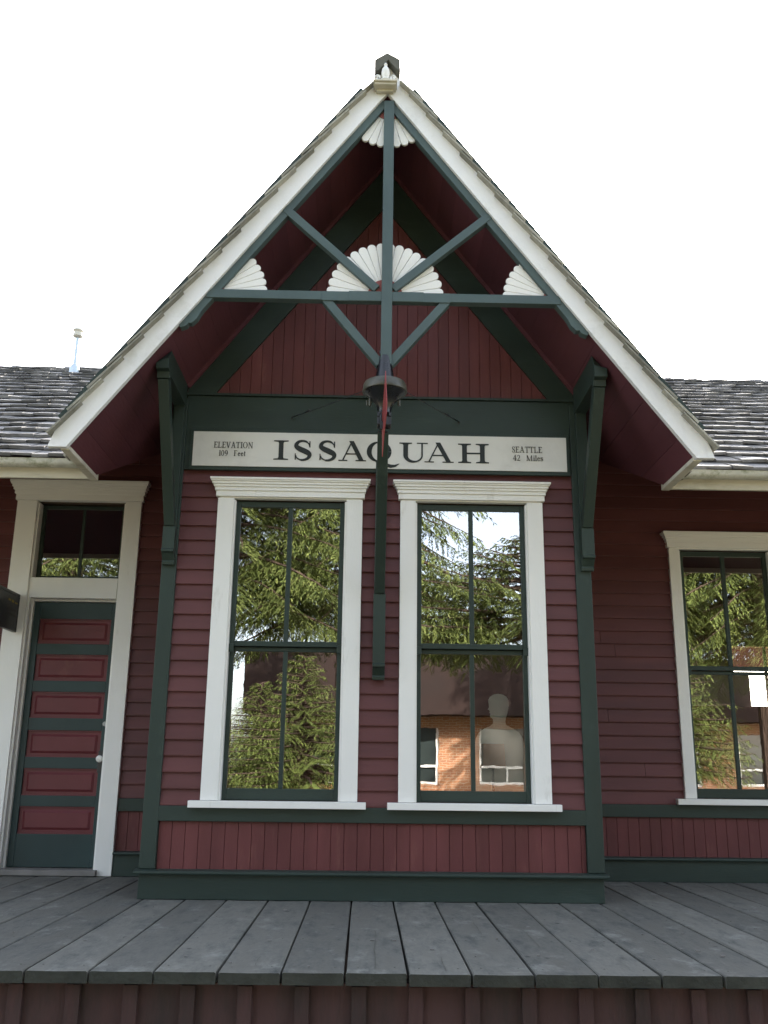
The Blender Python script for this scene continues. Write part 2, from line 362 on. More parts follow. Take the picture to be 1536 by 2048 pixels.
# door leaf
dx0,dx1=HD[0]+.036,HD[1]-.02; dy=D+.055
px0,px1=dx0+.052,dx1-.048
tops=[1.985,1.692,1.390,1.085,.79,.50]; hh=[.205,.213,.208,.208,.207,.205]
m=MB(); m.box(dx0,px0,dy,dy+.04,.05,2.125); m.box(px1,dx1,dy,dy+.04,.05,2.125)
z=2.125
for t_,h_ in zip(tops,hh): m.box(px0,px1,dy+.001,dy+.039,t_,z); z=t_-h_
m.box(px0,px1,dy+.001,dy+.039,.05,z)
door=m.build('door',M['door'],P,.003,label='green door with six maroon horizontal panels')
for t_,h_ in zip(tops,hh):
    m=MB(); m.box(px0,px1,dy+.02,dy+.035,t_-h_,t_)
    a,b,c_,d_=px0+.03,px1-.03,t_-h_+.03,t_-.03; e=.018
    m.add([(a,dy+.019,c_),(b,dy+.019,c_),(b,dy+.019,d_),(a,dy+.019,d_),(a+e,dy+.008,c_+e),(b-e,dy+.008,c_+e),(b-e,dy+.008,d_-e),(a+e,dy+.008,d_-e)],[(4,5,6,7),(0,1,5,4),(1,2,6,5),(2,3,7,6),(3,0,4,7)])
    m.box(px0,px1,dy+.008,dy+.019,t_-h_,t_-h_+.008); m.box(px0,px1,dy+.008,dy+.019,t_-.008,t_)
    m.build('panel',M['doorp'],door)
m=MB(); kx=dx1-.034
for (r,yy) in ((.0,0),): pass
m.tube([(kx,dy,.868),(kx,dy-.03,.868)],.010,10)
m.tube([(kx,dy-.028,.868),(kx,dy-.034,.868),(kx,dy-.046,.868),(kx,dy-.058,.868),(kx,dy-.064,.868)],[.012,.022,.028,.023,.008],14)
m.build('knob',M['china'],door,smooth=True)
B(kx-.022,kx+.022,dy-.004,dy-.0,.76,.93).build('lock_plate',M['black'],door,.002)
m=MB(); m.tube([(kx+.01,dy-.001,1.14),(kx+.01,dy-.014,1.14)],[.020,.017],14); m.build('lock_cylinder',M['steel'],door,smooth=True)
B(HD[0]-.02,HD[1]+.02,D-.10,D+.14,.004,.045).build('threshold',M['stone'],P,.004)

# ------------------------------------------------------------------ gable roof
def valley_y(x): return YE+(gz(x)-MZ0)/MS
gable=None
for sx in (-1,1):
    # soffit boards run along y
    m=MB(); n=20; L=EX/NZ; w=L/n
    for i in range(n):
        a=RX+sx*(i*w+.0007)*NZ; b=RX+sx*((i+1)*w-.0007)*NZ
        ya=min(valley_y(a),RIDGE_Y+.05); yb=min(valley_y(b),RIDGE_Y+.05)
        off=rnd(0,.0015); t=.02
        vs=[(a,T+.045,gz(a)+off),(b,T+.045,gz(b)+off),(b,max(yb,T+.2),gz(b)+off),(a,max(ya,T+.2),gz(a)+off)]
        vs+= [(x+sx*t*NX,y,z+t*NZ) for x,y,z in vs]
        m.add(vs,[(0,1,2,3),(7,6,5,4),(0,4,5,1),(1,5,6,2),(2,6,7,3),(3,7,4,0)])
    so=m.build('soffit',M['soffit'],P,label='dark maroon boards under the gable eave')
    # deck above boards
    m=MB(); t0=.0215; t1=.095
    def pt(x,y,t): return (x+sx*t*NX,y,gz(x)+t*NZ)
    xe=RX+sx*EX
    yv=min(valley_y(RX),RIDGE_Y)
    vs=[]
    for t in (t0,t1):
        vs+=[pt(RX,T+.046,t) if t==t0 else (RX,T+.046,RZ+t/NZ),pt(xe,T+.046,t),pt(xe,YE+.0,t),(RX,yv,RZ+t/NZ) if t==t1 else pt(RX,yv,t)]
    vs[0]=(RX,T+.046,RZ+t0/NZ); vs[3]=(RX,yv,RZ+t0/NZ)
    m.add(vs,[(0,1,2,3),(7,6,5,4),(0,4,5,1),(1,5,6,2),(2,6,7,3),(3,7,4,0)])
    gr=m.build('roof',M['soffit'],P,label='steep gable roof slope, %s side'%('left' if sx<0 else 'right'))
    # shingles
    m=MB(); ex=.198; rows=int((EX/NZ+.08)/ex)+1; tb=.100
    for r in range(rows+1):
        s1=EX/NZ+.02-r*ex; s0=s1-ex-.10
        if s1<.10: continue
        s0=max(s0,.0)
        y=T-.055
        first=True
        while True:
            wd=rnd(.10,.19); xm=RX+sx*s1*NZ
            ymax=valley_y(xm)+.12
            if y>min(ymax,RIDGE_Y+.1): break
            j=rnd(-.014,.014); th=rnd(.011,.018)
            lift=.026+rnd(0,.008); 
            def q(s,t,yy): return (RX+sx*(s*NZ+t*NX),yy,RZ-s*NX+t*NZ)
            se=s1+j
            v=[q(se,tb+lift,y+.002),q(se,tb+lift+th,y+.002),q(s0,tb+.012,y+.002),q(s0,tb+.004,y+.002)]
            v2=[(a,y+wd-.002,c_) for a,_,c_ in v]
            m.add(v+v2,[(0,1,2,3),(7,6,5,4),(0,4,5,1),(1,5,6,2),(2,6,7,3),(3,7,4,0)])
            y+=wd
    m.build('shingles',M['shingleg'],gr)
    # bargeboard
    wv=.132
    def e(s,t): return (RX+sx*(s*NZ+t*NX),RZ-s*NX+t*NZ)
    Lr=EX/NZ
    tip=(RX+sx*(EX+.118),gz(xe)-.004)
    pts=[(RX,RZ),(xe,gz(xe)-.004),tip,(tip[0]-sx*.018,tip[1]+.055),e(Lr-.10,wv+.012),e(Lr-.14,wv),(RX,RZ+wv/NZ)]
    m=MB(); m.prism(pts,'y',T,T+.040); m.build('bargeboard',M['rake'],P,.003,label='white bargeboard on the %s slope of the gable'%('left' if sx<0 else 'right'))
    m=MB(); m.prism([e(0.08,wv+.002),e(Lr-.12,wv+.002),e(Lr-.12,wv+.052),e(.08,wv+.052)],'y',T+.012,T+.044); m.build('shadow_board',M['green'],P)
    # eave fascia
    xa,xb=sorted((xe-sx*.012,xe+sx*.045))
    m=MB(); m.box(xa,xb,T+.041,YE+.02,gz(xe)-.010,gz(xe)+.13); m.build('fascia',M['cream'],P,.003)
    # green top chord with stepped end
    m=MB(); a=.05; b_=1.36/NZ
    c0=.052
    pts=[e(0.06,-.001),e(b_,-.001),e(b_+.01,-.022),e(b_-.03,-.044),e(b_-.05,-.040),e(b_-.06,-.058),e(b_-.11,-.064),e(b_-.15,-.055),e(b_-.185,-c0),(RX,RZ-c0/NZ),(RX,RZ-.06)]
    m.prism(pts,'y',T+.025,T+.085); m.build('truss_chord',M['greenl'],P,.003)
# ridge cap
m=MB(); y=T-.07; k=0; cz_=.075
while y<RIDGE_Y+.4:
    dz=rnd(-.004,.006); o_=(k%2)*.004
    dz+=cz_; m.prism([(RX-.094-o_,5.505+dz),(RX-.096-o_,5.600+dz),(RX-.010,5.662+dz),(RX+.080+o_,5.610+dz),(RX+.086+o_,5.515+dz),(RX+.060,5.53+dz),(RX,5.605+dz),(RX-.066,5.52+dz)],'y',y,y+.30)
    m.v=m.v[:-16]+[(a,b,c-(.0 if b<y+.1 else .006)) for a,b,c in m.v[-16:]]
    y+=.24; k+=1
m.build('ridge_cap',M['cap'],P)

# ------------------------------------------------------------------ truss
tr=B(RX-.036+.012,RX+.036+.012,T+.006,T+.078,3.375,5.40).build('king_post',M['greenl'],P,.004)
m=MB(); zc=3.868
m.box(-1.17,1.20,T+.018,T+.080,zc-.031,zc+.031); m.box(-.22,.22+.06,T+.012,T+.017,zc-.036,zc+.034)
m.box(-.40,.46,T+.014,T+.0175,zc-.038,zc+.030)
m.build('tie_beam',M['greenl'],P,.003)
for (p,q) in (((-.675,4.53),(-.035,3.93)),((.735,4.505),(.075,3.93)),((-.375,3.845),(-.005,3.385)),((.435,3.845),(.055,3.385))):
    m=MB(); m.bar((p[0],T+.052,p[1]),(q[0],T+.052,q[1]),.056,.062,up=(0,1,0)); 
    m.build('truss_brace',M['greenl'],P,.003)
def fan(cx,cz,a0,a1,n,Ro,rh,label):
    y0,y1=T+.052,T+.070
    m=MB(); st=(a1-a0)/n
    for i in range(n):
        c=R(a0+(i+.5)*st); h=R(st/2)*.955
        rc=Ro*math.sin(h)/(1+math.sin(h)); cc=Ro-rc
        pts=[]
        px,pz=cx+rh*math.cos(c-h),cz+rh*math.sin(c-h); pts.append((px,pz))
        for k in range(9):
            t=c-math.pi/2+math.pi*k/8
            pts.append((cx+cc*math.cos(c)+rc*math.cos(t),cz+cc*math.sin(c)+rc*math.sin(t)))
        pts.append((cx+rh*math.cos(c+h),cz+rh*math.sin(c+h)))
        m.prism(pts,'y',y0,y1)
    o=m.build('fan_ornament',M['white'],P,.003,label=label)
    pts=[(cx,cz)]+[(cx+(rh-.001)*math.cos(R(a0+(a1-a0)*k/14)),cz+(rh-.001)*math.sin(R(a0+(a1-a0)*k/14))) for k in range(15)]
    m=MB(); m.prism(pts,'y',y0-.004,y1-.002); m.build('hub',M['hub'],o)
    m=MB(); rr=Ro*.9
    pts=[(cx,cz)]+[(cx+rr*math.cos(R(a0+(a1-a0)*k/20)),cz+rr*math.sin(R(a0+(a1-a0)*k/20))) for k in range(21)]
    m.prism(pts,'y',y1+.001,y1+.008); m.build('backing',M['rake'],o)
fan(.022,3.893,0,180,18,.395,.118,'large white half-round fan above the middle of the tie beam')
fan(-1.155,3.895,0,53,6,.385,.10,'white quarter fan in the left corner of the truss')
fan(1.190,3.890,127,180,6,.375,.10,'white quarter fan in the right corner of the truss')
fan(.034,5.395,-126,-54,7,.345,.12,'small white fan hanging at the gable peak')

# peak ornament: shelf with turned urn and scrolls
m=MB(); zz=RZ+.000; yy=T-.001
m.box(-.072,.078,yy-.085,yy,zz,zz+.016); m.box(-.080,.086,yy-.10,yy,zz+.017,zz+.030); m.box(-.058,.062,yy-.035,yy,zz-.018,zz-.001)
orn=m.build('peak_ornament',M['cream'],P,.003,label='small white carved ornament on a shelf at the gable peak')
m=MB(); m.lathe([(.030,0),(.038,.010),(.030,.022),(.018,.030),(.024,.05),(.030,.075),(.026,.105),(.014,.125),(.010,.135),(.014,.145),(.006,.16)],(.004,yy-.064,zz+.031),14); m.build('urn',M['white'],orn,smooth=True)
for sx in (-1,1):
    m=MB(); pts=[]
    for k in range(14):
        t=k/13*math.pi*2.6; r=.030-.0018*k
        pts.append((.003+sx*(.052+r*math.cos(t)*.6),yy-.066,zz+.060+r*math.sin(t)))
    m.tube(pts,.0075,6); m.build('scroll',M['white'],orn,smooth=True)

# ------------------------------------------------------------------ eave brackets
def bracket(x0,x1,zbot,zblk,ztop,yend,label,beam=True):
    xc=(x0+x1)/2
    m=MB(); yw=-.037
    m.box(x0+.004,x1-.004,yw-.028,yw,zblk,ztop)                 # wall post
    o=m.build('eave_bracket',M['green'],P,.003,label=label)
    m=MB(); d=.085
    pr=[(yw,zbot),(yw-.030,zbot),(yw-.034,zbot+.018),(yw-.030,zbot+.030),(yw-.040,zbot+.040),(yw-.068,zbot+.075),(yw-.092,zbot+.082),(yw-.092,zbot+.098),(yw-.078,zbot+.104),(yw-.078,zblk),(yw,zblk)]
    m.prism(pr,'x',x0,x1); m.build('corbel',M['green'],o,.002)
    m=MB(); 
    a=(yw-.030,zblk-.0); 
    pr=[(yw-.018,zblk+.001),(yw-.088,zblk+.001),(yend+.02,ztop-.04),(yend+.09,ztop)]
    m.prism(pr,'x',x0+.006,x1-.006); m.build('brace',M['green'],o,.004)
    if beam:
        m=MB(); zt=gz(xc+(.03 if xc>0 else -.03))
        side=1 if xc>0 else -1
        y0=yend
        pr=[(-.03,ztop),(y0+.07,ztop),(y0+.06,ztop-.03),(y0+.02,ztop-.03),(y0+.012,ztop+.012),(y0-.03,ztop+.02),(y0-.03,ztop+.10),(y0+.03,ztop+.20),(-.03,ztop+.20)]
        m.prism(pr,'x',x0,x1)
        # trim top to the soffit slope
        bmv=[]
        for v in m.v:
            zl=gz(v[0])-.003; bmv.append((v[0],v[1],min(v[2],zl)))
        m.v=bmv
        m.build('outrigger',M['green'],o,.003)
    return o
bracket(-1.497,-1.412,2.175,2.44,3.36,-.66,'green bracket on the left corner of the bay')
bracket(1.438,1.525,2.178,2.475,3.36,-.66,'green bracket on the right corner of the bay')
bracket(-.020,.063,1.402,1.985,2.955,-.80,'long green central bracket between the two front windows',beam=False)

# ------------------------------------------------------------------ main roof
def xv(y):  # half width of the gable at the valley for this y
    return max(0,(RZ-mz(y))/S)
for sx in (-1,1):
    xo=sx*7
    t=.09
    yA,yB=YE,RIDGE_Y
    def c4(x,y,dz): return (x,y,mz(y)+dz)
    m=MB(); xa=RX+sx*xv(yA); xb=RX+sx*max(xv(yB),0)
    vs=[c4(xa,yA,0),c4(xo,yA,0),c4(xo,yB,0),c4(xb,yB,0),c4(xa,yA,t),c4(xo,yA,t),c4(xo,yB,t),c4(xb,yB,t)]
    m.add(vs,[(0,1,2,3),(7,6,5,4),(0,4,5,1),(1,5,6,2),(2,6,7,3),(3,7,4,0)])
    if True:  # back slope
        zb=mz(yB)
        vs=[(xo,yB,zb),(xb,yB,zb),(xb,yB+5,zb-2.9),(xo,yB+5,zb-2.9),(xo,yB,zb+t),(xb,yB,zb+t),(xb,yB+5,zb-2.9+t),(xo,yB+5,zb-2.9+t)]
        m.add(vs,[(0,1,2,3),(7,6,5,4),(0,4,5,1),(1,5,6,2),(2,6,7,3),(3,7,4,0)])
    mr=m.build('roof',M['soffit'],P,label='grey shake roof of the main building, %s of the gable'%('left' if sx<0 else 'right'))
    m=MB(); am=math.atan(MS); cy,sy=math.cos(am),math.sin(am); ex=.235
    Ls=(RIDGE_Y-YE)/cy; r=0
    s=-.05
    while s<Ls:
        x=xo
        wob=rnd(0,6)
        while True:
            wd=rnd(.09,.20)*(1); ns=s+rnd(-.014,.014)+.008*math.sin(x*1.3+wob)
            yc=YE+s*cy; lim=xv(min(max(yc,YE),RIDGE_Y))+.03
            if (x-RX)*sx<lim+.02: break
            th=rnd(.016,.026); lift=.034+rnd(0,.008); tilt=rnd(-.004,.004)
            def q(ss,tt,xx): return (xx,YE+ss*cy-tt*sy,MZ0+ss*sy+tt*cy)
            s2=min(ns+ex+.14,Ls+.02)
            wd=min(wd,(x-RX)*sx-lim); x2=x-sx*(wd-rnd(.003,.006))
            v=[q(ns,t+lift+tilt,x),q(ns,t+lift+th+tilt,x),q(s2,t+.016,x),q(s2,t+.004,x)]
            j=rnd(-.01,.01)
            v2=[q(ns+j,t+lift-tilt,x2),q(ns+j,t+lift+th-tilt,x2),q(s2,t+.016,x2),q(s2,t+.004,x2)]
            m.add(v+v2,[(0,1,2,3),(7,6,5,4),(0,4,5,1),(1,5,6,2),(2,6,7,3),(3,7,4,0)])
            x-=sx*max(wd,.02)
        s+=ex
    # ridge caps
    x=xo
    zr=mz(RIDGE_Y)+t
    while (x-RX)*sx>.1:
        v=[(x,RIDGE_Y-.14,zr-.045+rnd(0,.02)),(x,RIDGE_Y,zr+.05+rnd(0,.025)),(x,RIDGE_Y+.14,zr-.04)]
        v2=[(a-sx*.25,b,c_-.02) for a,b,c_ in v]
        m.add(v+v2,[(0,1,2),(3,5,4),(0,3,4,1),(1,4,5,2),(2,5,3,0)]); x-=sx*.16
    m.build('shingles',M['shingle'],mr)
    # fascia, gutter
    xi=RX+sx*(EX-.0)
    a,b=sorted((xo,xi))
    m=MB(); m.box(a,b,YE-.03,YE+.0-.002,MZ0-.045,MZ0+.06); m.build('fascia',M['cream'],mr,.003)
    m=MB(); x=a; 
    pr=[]
    for k in range(9):
        tt=math.pi+math.pi*k/8; pr.append((YE-.085+.052*math.cos(tt),MZ0+.060+.044*math.sin(tt)))
    inner=[(YE-.085+.046*math.cos(math.pi+math.pi*k/8),MZ0+.060+.038*math.sin(math.pi+math.pi*k/8)) for k in range(9)][::-1]
    m.prism([(pr[0][0]-.006,pr[0][1]+.006)]+pr+[(pr[-1][0],pr[-1][1]+.02)]+inner,'x',a,b)
    m.build('gutter',M['gutter'],mr,smooth=True)
    if sx<0:
        bx,by=-3.555,3.80; bz=mz(by)+.11
        m=MB(); m.lathe([(.075,-.06),(.062,.0),(.055,.05),(.052,.10),(.030,.13),(.022,.14)],(bx,by,bz),14)
        vp=m.build('vent_pipe',M['bluepipe'],mr,smooth=True)
        m=MB(); m.lathe([(.019,.1),(.019,.50)],(bx,by,bz),10); m.build('stack',M['bluepipe'],vp,smooth=True)
        m=MB(); m.lathe([(.03,.47),(.058,.49),(.056,.52),(.044,.53),(.044,.545),(.062,.56),(.05,.585),(.01,.60)],(bx,by,bz),12); m.build('cap',M['cream'],vp,smooth=True)

# ------------------------------------------------------------------ interior
iy0,iy1=D+.15,6.1
m=MB(); m.box(XL,XR,D+.14,iy1,-.02,.01); m.box(-1.44,1.44,.101,D+.139,-.02,.01); m.build('interior_floor',M['iwood'],P)
m=MB(); m.box(XL,XR,iy0,iy1,3.25,3.30); m.box(-1.44,1.44,.101,iy0,3.25,3.30); m.build('ceiling',M['dark'],P)
m=MB(); holes=[(4.86,6.9,1.67,2.46),(1.55,2.03,.63,1.13)]
wall_holes(m,XL,XR,iy1,iy1+.12,-.5,3.5,holes); m.box(XL-.1,XL,D,iy1,-.5,3.5); m.box(XR,XR+.1,D,iy1,-.5,3.5)
m.build('back_wall',M['tan'],P)
B(2.12,2.2,D+.141,iy1,.011,3.249).build('partition_wall',M['tan'],P)
m=MB(); wall_holes(m,XL,2.119,iy1-.02,iy1-.001,.011,3.249,[(1.55,2.03,.63,1.13)]); m.build('back_panelling',M['dark'],P)
m=MB(); m.box(5.30,5.33,iy1+.03,iy1+.07,1.67,2.46)
m.build('back_window_bar',M['greenh'],P)
B(1.70,1.72,iy1+.03,iy1+.07,.63,1.13).build('back_window_bar',M['greenh'],P)
B(2.3,3.80,3.0,3.03,1.46,1.80).build('display_panel',M['white'],P)

def silhouette():
    # head turned to the left, neck and shoulders; thin card cut-out
    half0=[(-.175,.55),(-.172,.80),(-.165,.93),(-.140,1.02),(-.100,1.065),(-.050,1.095),(-.028,1.120),(-.030,1.150),(-.045,1.165),(-.048,1.19),(-.058,1.205),(-.055,1.222),(-.066,1.235),(-.058,1.25),(-.060,1.275),(-.070,1.295),(-.062,1.325),(-.035,1.348),(.0,1.354),(.030,1.350),(.052,1.330),(.058,1.29),(.054,1.24),(.042,1.19),(.035,1.15),(.038,1.115),(.065,1.092),(.115,1.068),(.150,1.03),(.168,.97),(.176,.88),(.178,.55)]
    half=[(-.180,.55),(-.178,.88),(-.176,.98),(-.168,1.04),(-.146,1.082),(-.110,1.110),(-.065,1.130),(-.044,1.146),(-.042,1.170),(-.046,1.184),(-.058,1.190),(-.064,1.204),(-.060,1.216),(-.068,1.226),(-.064,1.238),(-.078,1.250),(-.070,1.266),(-.072,1.290),(-.074,1.316),(-.062,1.340),(-.038,1.356),(-.004,1.362),(.030,1.358),(.056,1.342),(.071,1.316),(.073,1.285),(.068,1.250),(.060,1.218),(.050,1.190),(.045,1.160),(.052,1.138),(.100,1.114),(.142,1.088),(.166,1.05),(.178,.98),(.182,.55)]
    m=MB(); m.prism([(p[0]*1.02,p[1]) for p in half],'y',0,.012); m.box(-.12,.12,-.05,.06,.5,.549)
    return m
o=silhouette().build('figure_cutout',M['card'],None,0,loc=(.915,.50,-.0)); tag(o,'flat pale grey head-and-shoulders silhouette standing behind the lower right pane','cutout')
B(.45,1.36,.20,.75,.03,.50).build('window_seat',M['iwood'],P)
lamp=thing('table_lamp','small lamp with square brown shade in front of the pale silhouette','lamp',loc=(.845,.36,.50))
m=MB(); a=.074; b=.082
m.add([(-b,-b,.335),(b,-b,.335),(b,b,.335),(-b,b,.335),(-a,-a,.50),(a,-a,.50),(a,a,.50),(-a,a,.50)],[(0,1,5,4),(1,2,6,5),(2,3,7,6),(3,0,4,7),(4,5,6,7)])
m.build('shade',M['shade'],lamp)
m=MB(); m.lathe([(.06,0),(.055,.012),(.02,.03),(.011,.05),(.009,.33)],(0,0,0),14); m.build('stem',M['black'],lamp,smooth=True)

# ------------------------------------------------------------------ name board
sg=thing('name_board','long white station name board reading ISSAQUAH with elevation and miles','sign',loc=(0,0,0))
m=MB(); m.box(-1.362,1.388,-.052,-.031,2.878,3.190); m.build('frame',M['green'],sg,.003)
m=MB(); m.box(-1.338,1.366,-.060,-.0535,2.905,3.165); m.build('panel',M['sign'],sg,.001)

class Glyphs:
    def __init__(s,m,x,z,w,h,th,tn,y):
        s.m=m;s.x=x;s.z=z;s.w=w;s.h=h;s.th=th;s.tn=tn;s.y=y
    def P(s,pts):
        s.m.prism([(s.x+p[0],s.z+p[1]) for p in pts],'y',s.y,s.y+.003); s.y-=.00006
    def rib(s,pts,ws):
        n=len(pts);Lf=[];Rt=[]
        for i,p in enumerate(pts):
            a=pts[max(i-1,0)];b=pts[min(i+1,n-1)];d=(b[0]-a[0],b[1]-a[1]);l=math.hypot(*d) or 1;nx,nz=-d[1]/l,d[0]/l;w=ws[i]/2
            Lf.append((p[0]+nx*w,p[1]+nz*w));Rt.append((p[0]-nx*w,p[1]-nz*w))
        for i in range(n-1): 
            s.m.add([(s.x+q[0],s.y,s.z+q[1]) for q in (Lf[i],Lf[i+1],Rt[i+1],Rt[i])],[(0,1,2,3)])
        s.y-=.00006
    def stem(s,x,z0,z1,w=None,): 
        w=w or s.th; s.P([(x-w/2,z0),(x+w/2,z0),(x+w/2,z1),(x-w/2,z1)])
    def serif(s,x,z,hw,up):
        t=s.tn; k=1 if up else -1   # up: serif at the bottom, bracket upwards
        s.P([(x-hw,z),(x+hw,z),(x+hw,z+k*t*.8),(x+s.th*.62,z+k*t*1.2),(x+s.th*.5,z+k*t*2.2),(x-s.th*.5,z+k*t*2.2),(x-s.th*.62,z+k*t*1.2),(x-hw,z+k*t*.8)])
    def diag(s,x0,z0,x1,z1,w):
        k=w/2; s.P([(x0-k,z0),(x0+k,z0),(x1+k,z1),(x1-k,z1)])
    def ring(s,cx,cz,rx,rz,th,tn,a0=0,a1=360,n=40):
        pts=[];ws=[]
        for i in range(n+1):
            t=R(a0+(a1-a0)*i/n); pts.append((cx+(rx-th/2)*math.cos(t),cz+(rz-tn/2)*math.sin(t))); ws.append(tn+(th-tn)*abs(math.cos(t))**1.5)
        s.rib(pts,ws)
    def draw(s,ch):
        w,h,th,tn=s.w,s.h,s.th,s.tn
        if ch=='I': s.stem(w/2,0,h); s.serif(w/2,0,w/2,1); s.serif(w/2,h,w/2,0)
        elif ch=='H':
            a=w*.21;b=w*.79
            for x in (a,b): s.stem(x,0,h); s.serif(x,0,w*.21,1); s.serif(x,h,w*.21,0)
            s.P([(a,h*.5-tn*.6),(b,h*.5-tn*.6),(b,h*.5+tn*.6),(a,h*.5+tn*.6)])
        elif ch=='A':
            s.diag(w*.14,0,w*.48,h,tn*1.1); s.diag(w*.84,0,w*.46,h*1.03,th)
            s.P([(w*.27,h*.33),(w*.72,h*.33),(w*.70,h*.33+tn),(w*.29,h*.33+tn)])
            s.P([(0,0),(w*.32,0),(w*.32,tn*.8),(0,tn*.8)]); s.P([(w*.62,0),(w,0),(w,tn*.8),(w*.62,tn*.8)])
        elif ch=='V':
            s.diag(w*.50,0,w*.16,h,th); s.diag(w*.50,0,w*.86,h,tn*1.1); s.P([(0,h),(w*.34,h),(w*.34,h-tn*.8),(0,h-tn*.8)]); s.P([(w*.66,h),(w,h),(w,h-tn*.8),(w*.66,h-tn*.8)])
        elif ch=='U':
            s.stem(w*.23,h*.34,h); s.stem(w*.80,h*.34,h,tn*1.2); s.serif(w*.23,h,w*.22,0); s.P([(w*.62,h),(w,h),(w,h-tn*.8),(w*.62,h-tn*.8)])
            cx=w*.515; pts=[];ws=[]
            for i in range(25):
                t=R(180+180*i/24); pts.append((cx+w*.285*math.cos(t),h*.345+h*.325*math.sin(t))); ws.append(th+(tn*1.2-th)*min(1,i/15))
            s.rib(pts,ws)
        elif ch in 'OQ0':
            s.ring(w/2,h/2,w/2,h*.52,th*1.05,tn)
            if ch=='Q':
                pts=[(w*.36,-h*.02),(w*.55,-h*.05),(w*.75,-h*.16),(w*.98,-h*.235),(w*1.15,-h*.21),(w*1.32,-h*.10)]
                s.rib(pts,[tn*.8,tn*1.6,th*.8,th*.75,th*.5,tn*.4])
        elif ch in 'Ss':
            hh=h if ch=='S' else h*.66
            ctrl=[(.86,.70,.25),(.82,.83,.3),(.66,.955,.45),(.46,.985,.5),(.27,.93,.65),(.165,.80,.85),(.19,.67,1),(.36,.565,1.15),(.60,.465,1.2),(.80,.36,1.1),(.86,.24,.9),(.78,.10,.65),(.58,.015,.5),(.38,.02,.4),(.20,.12,.3),(.13,.27,.25)]
            pts=[];ws=[]
            n=len(ctrl)
            def cr(p0,p1,p2,p3,t): return .5*((2*p1)+(-p0+p2)*t+(2*p0-5*p1+4*p2-p3)*t*t+(-p0+3*p1-3*p2+p3)*t**3)
            for i in range(n-1):
                a,b,c,d=ctrl[max(i-1,0)],ctrl[i],ctrl[i+1],ctrl[min(i+2,n-1)]
                for k in range(4):
                    t=k/4; v=[cr(a[j],b[j],c[j],d[j],t) for j in range(3)]
                    pts.append((v[0]*w,v[1]*hh)); ws.append(max(tn*.9,th*v[2]) if v[2]>.4 else tn)
            s.rib(pts,ws)
            s.P([(w*.86-tn*.4,hh*.98),(w*.86+tn*.5,hh*.98),(w*.86+tn*.5,hh*.66),(w*.86-tn*.2,hh*.66)])
            s.P([(w*.13-tn*.5,hh*.02),(w*.13+tn*.4,hh*.02),(w*.13+tn*.2,hh*.34),(w*.13-tn*.5,hh*.34)])
        elif ch in 'EFL':
            x=w*.26; s.stem(x,0,h); s.serif(x,0,w*.26 if ch!='F' else w*.28,1); s.P([(0,h),(x,h),(x,h-tn*.8),(0,h-tn*.8)])
            if ch in 'EF':
                s.P([(x,h),(w*.93,h),(w*.96,h*.78),(w*.90,h*.78),(w*.82,h-tn),(x,h-tn)]); s.P([(x,h*.5),(w*.74,h*.5),(w*.74,h*.5+tn),(x,h*.5+tn)])
            if ch in 'EL': s.P([(x,0),(w*.95,0),(w,h*.26),(w*.94,h*.26),(w*.83,tn),(x,tn)])
            if ch=='L': s.P([(x,h),(w*.5,h),(w*.5,h-tn*.8),(x,h-tn*.8)])
        elif ch=='T':
            s.stem(w/2,0,h); s.serif(w/2,0,w*.25,1); s.P([(0,h),(w,h),(w,h*.76),(w*.94,h*.76),(w*.88,h-tn),(w*.12,h-tn),(w*.06,h*.76),(0,h*.76)])
        elif ch=='N':
            s.stem(w*.17,0,h,tn); s.stem(w*.85,0,h,tn); s.diag(w*.85,0,w*.15,h,th); s.P([(0,0),(w*.34,0),(w*.34,tn*.8),(0,tn*.8)]); s.P([(w*.68,h),(w,h),(w,h-tn*.8),(w*.68,h-tn*.8)])
        elif ch=='M':
            s.stem(w*.13,0,h,tn); s.stem(w*.86,0,h,th); s.diag(w*.48,0,w*.15,h,th); s.diag(w*.48,0,w*.84,h,tn); s.P([(0,0),(w*.27,0),(w*.27,tn*.8),(0,tn*.8)]); s.P([(w*.72,0),(w,0),(w,tn*.8),(w*.72,tn*.8)])
        elif ch in '1il':
            hh={'1':h,'i':h*.64,'l':h*1.02}[ch]; s.stem(w/2,0,hh); s.serif(w/2,0,w*.42,1); s.P([(w*.1,hh*.90),(w/2,hh),(w/2,hh*.88)])
            if ch=='i': s.ring(w/2,h*.86,th*.6,th*.6,th*.6,th*.6,n=10)
        elif ch=='9':
            s.ring(w/2,h*.66,w*.46,h*.36,th,tn); s.rib([(w*.92,h*.66),(w*.86,h*.36),(w*.62,h*.12),(w*.2,h*.0)],[th,th*.9,th*.6,tn*.7])
        elif ch=='4':
            s.stem(w*.68,0,h); s.serif(w*.68,0,w*.24,1); s.diag(w*.04,h*.30,w*.64,h,tn); s.P([(0,h*.27),(w,h*.27),(w,h*.27+tn*1.2),(0,h*.27+tn*1.2)])
        elif ch=='2':
            s.rib([(w*.10,h*.72),(w*.18,h*.90),(w*.45,h*.98),(w*.74,h*.86),(w*.76,h*.64),(w*.52,h*.36),(w*.10,h*.05)],[tn,tn*1.2,tn*1.3,th,th,th*.8,tn]); s.P([(w*.06,0),(w*.92,0),(w*.96,h*.18),(w*.88,h*.12),(w*.1,h*.10)])
        elif ch=='e':
            s.ring(w/2,h*.32,w*.46,h*.34,th,tn,12,330); s.P([(w*.12,h*.36),(w*.88,h*.36),(w*.88,h*.36+tn),(w*.12,h*.36+tn)])
        elif ch=='t':
